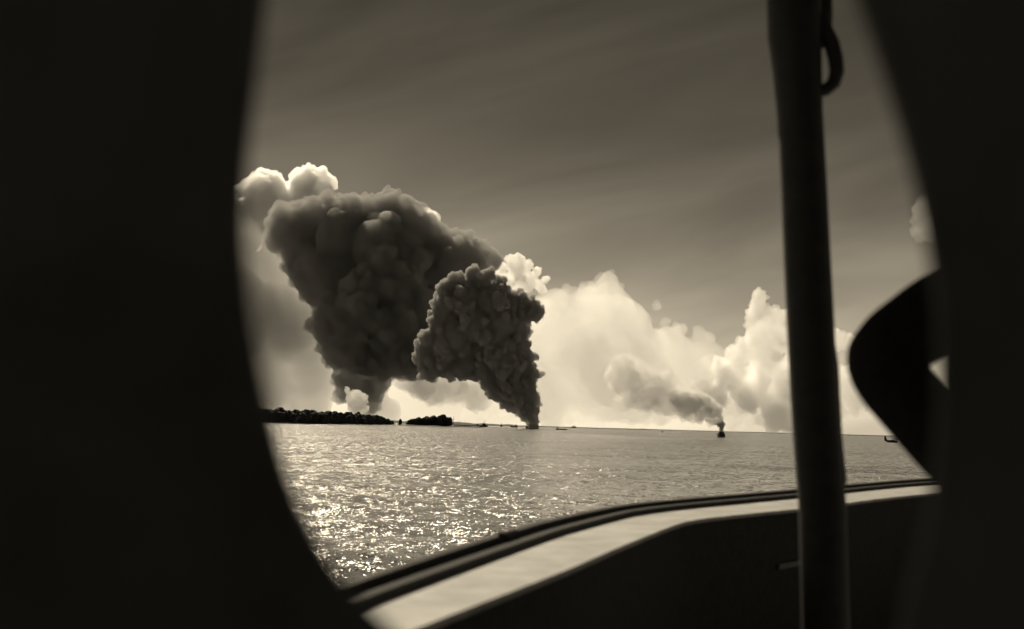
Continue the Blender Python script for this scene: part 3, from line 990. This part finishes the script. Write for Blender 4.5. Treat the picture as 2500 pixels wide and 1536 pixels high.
def hand(w, d, palm_n, name='hand'):
    """palm and five bent fingers leaving the wrist w along d"""
    d = d.normalized(); side = d.cross(palm_n).normalized(); palm_n = side.cross(d).normalized()
    ch = [[('w', w, (.028, .020)), ('p', w + d * .045, (.036, .017)), ('k', w + d * .085, (.038, .014))]]
    for i, (off, ln_) in enumerate(((-.030, .068), (-.010, .078), (.010, .074), (.030, .058))):
        b0 = w + d * .075 + side * off
        c1 = b0 + d * ln_ * .45 - palm_n * .008; c2 = c1 + d * ln_ * .3 - palm_n * ln_ * .22; c3 = c2 + d * ln_ * .12 - palm_n * ln_ * .3
        ch.append([('f%da' % i, b0, .0098), ('f%db' % i, c1, .0092), ('f%dc' % i, c2, .0085), ('f%dd' % i, c3, .0072)])
    t0 = w + d * .03 - side * .022
    ch.append([('ta', t0, .013), ('tb', t0 - side * .030 + d * .025, .012), ('tc', t0 - side * .045 + d * .052 - palm_n * .008, .0095)])
    obs = []
    mbs = None
    me_all = []
    for c_ in [ch[0]] + ch[1:]:
        o = skin_body('t', [c_], M_skin, None)
        me_all.append(o)
    bm = bmesh.new()
    for o in me_all:
        bm.from_mesh(o.data); mm = o.data; bpy.data.objects.remove(o)
    me = bpy.data.meshes.new(name); bm.to_mesh(me); bm.free()
    me.polygons.foreach_set('use_smooth', [True] * len(me.polygons))
    return fitp(link(name, me, M_skin))
hand(wr, Vector((.75, .25, -.35)), Vector((-.5, .8, .2)))
hand(Pp(.26, .12, shz - .56), Vector((0, .25, -1)), Vector((1, 0, 0)))
# head: shaped skin surface with face features, looking out ahead and a little left
hd = Pp(0, .03, shz + .20)
bm = bmesh.new()
bmesh.ops.create_uvsphere(bm, u_segments=32, v_segments=24, radius=1)
for v in bm.verts:
    x, y, z = v.co
    w_ = .078 * (1 - .22 * max(0, -z) ** 1.5)
    q = Vector((x * w_, y * .098 * (1 - .12 * max(0, -z)), z * .122))
    if y > 0:
        n_ = math.exp(-(x / .16) ** 2) * math.exp(-((z + .12) / .2) ** 2)
        q.y += .020 * n_                                   # nose
        q.y -= .010 * (math.exp(-((x - .38) / .18) ** 2) + math.exp(-((x + .38) / .18) ** 2)) * math.exp(-((z - .06) / .13) ** 2)
        q.y += .006 * math.exp(-(x / .3) ** 2) * math.exp(-((z + .48) / .07) ** 2)    # lips
        q.y += .008 * math.exp(-(x / .3) ** 2) * math.exp(-((z + .8) / .12) ** 2)     # chin
    v.co = q
for sx in (-1, 1):
    ret = bmesh.ops.create_uvsphere(bm, u_segments=10, v_segments=8, radius=1)
    for v in ret['verts']: v.co = Vector((sx * .078 + v.co.x * .010, -.005 + v.co.y * .018, v.co.z * .031))
    ret = bmesh.ops.create_uvsphere(bm, u_segments=10, v_segments=8, radius=.013)
    for v in ret['verts']: v.co += Vector((sx * .031, .074, .010))
me = bpy.data.meshes.new('head'); bm.to_mesh(me); bm.free()
me.polygons.foreach_set('use_smooth', [True] * len(me.polygons))
ho = link('head', me, M_skin); ho.location = hd; ho.rotation_euler = (0, 0, R(18)); fitp(ho)
bm = bmesh.new(); bmesh.ops.create_icosphere(bm, subdivisions=4, radius=1)
for v in list(bm.verts):
    x, y, z = v.co
    if z < -.25 + .75 * max(0, y) + .2 * abs(x): bm.verts.remove(v); continue
    j_ = 1 + .03 * math.sin(x * 31 + z * 23) * math.sin(y * 27)
    v.co = Vector((x * .084 * j_, y * .104 * j_, z * .130 * j_))
me = bpy.data.meshes.new('hair'); bm.to_mesh(me); bm.free()
hr = link('hair', me, M_hair); hr.location = hd; hr.rotation_euler = (0, 0, R(18)); fitp(hr)
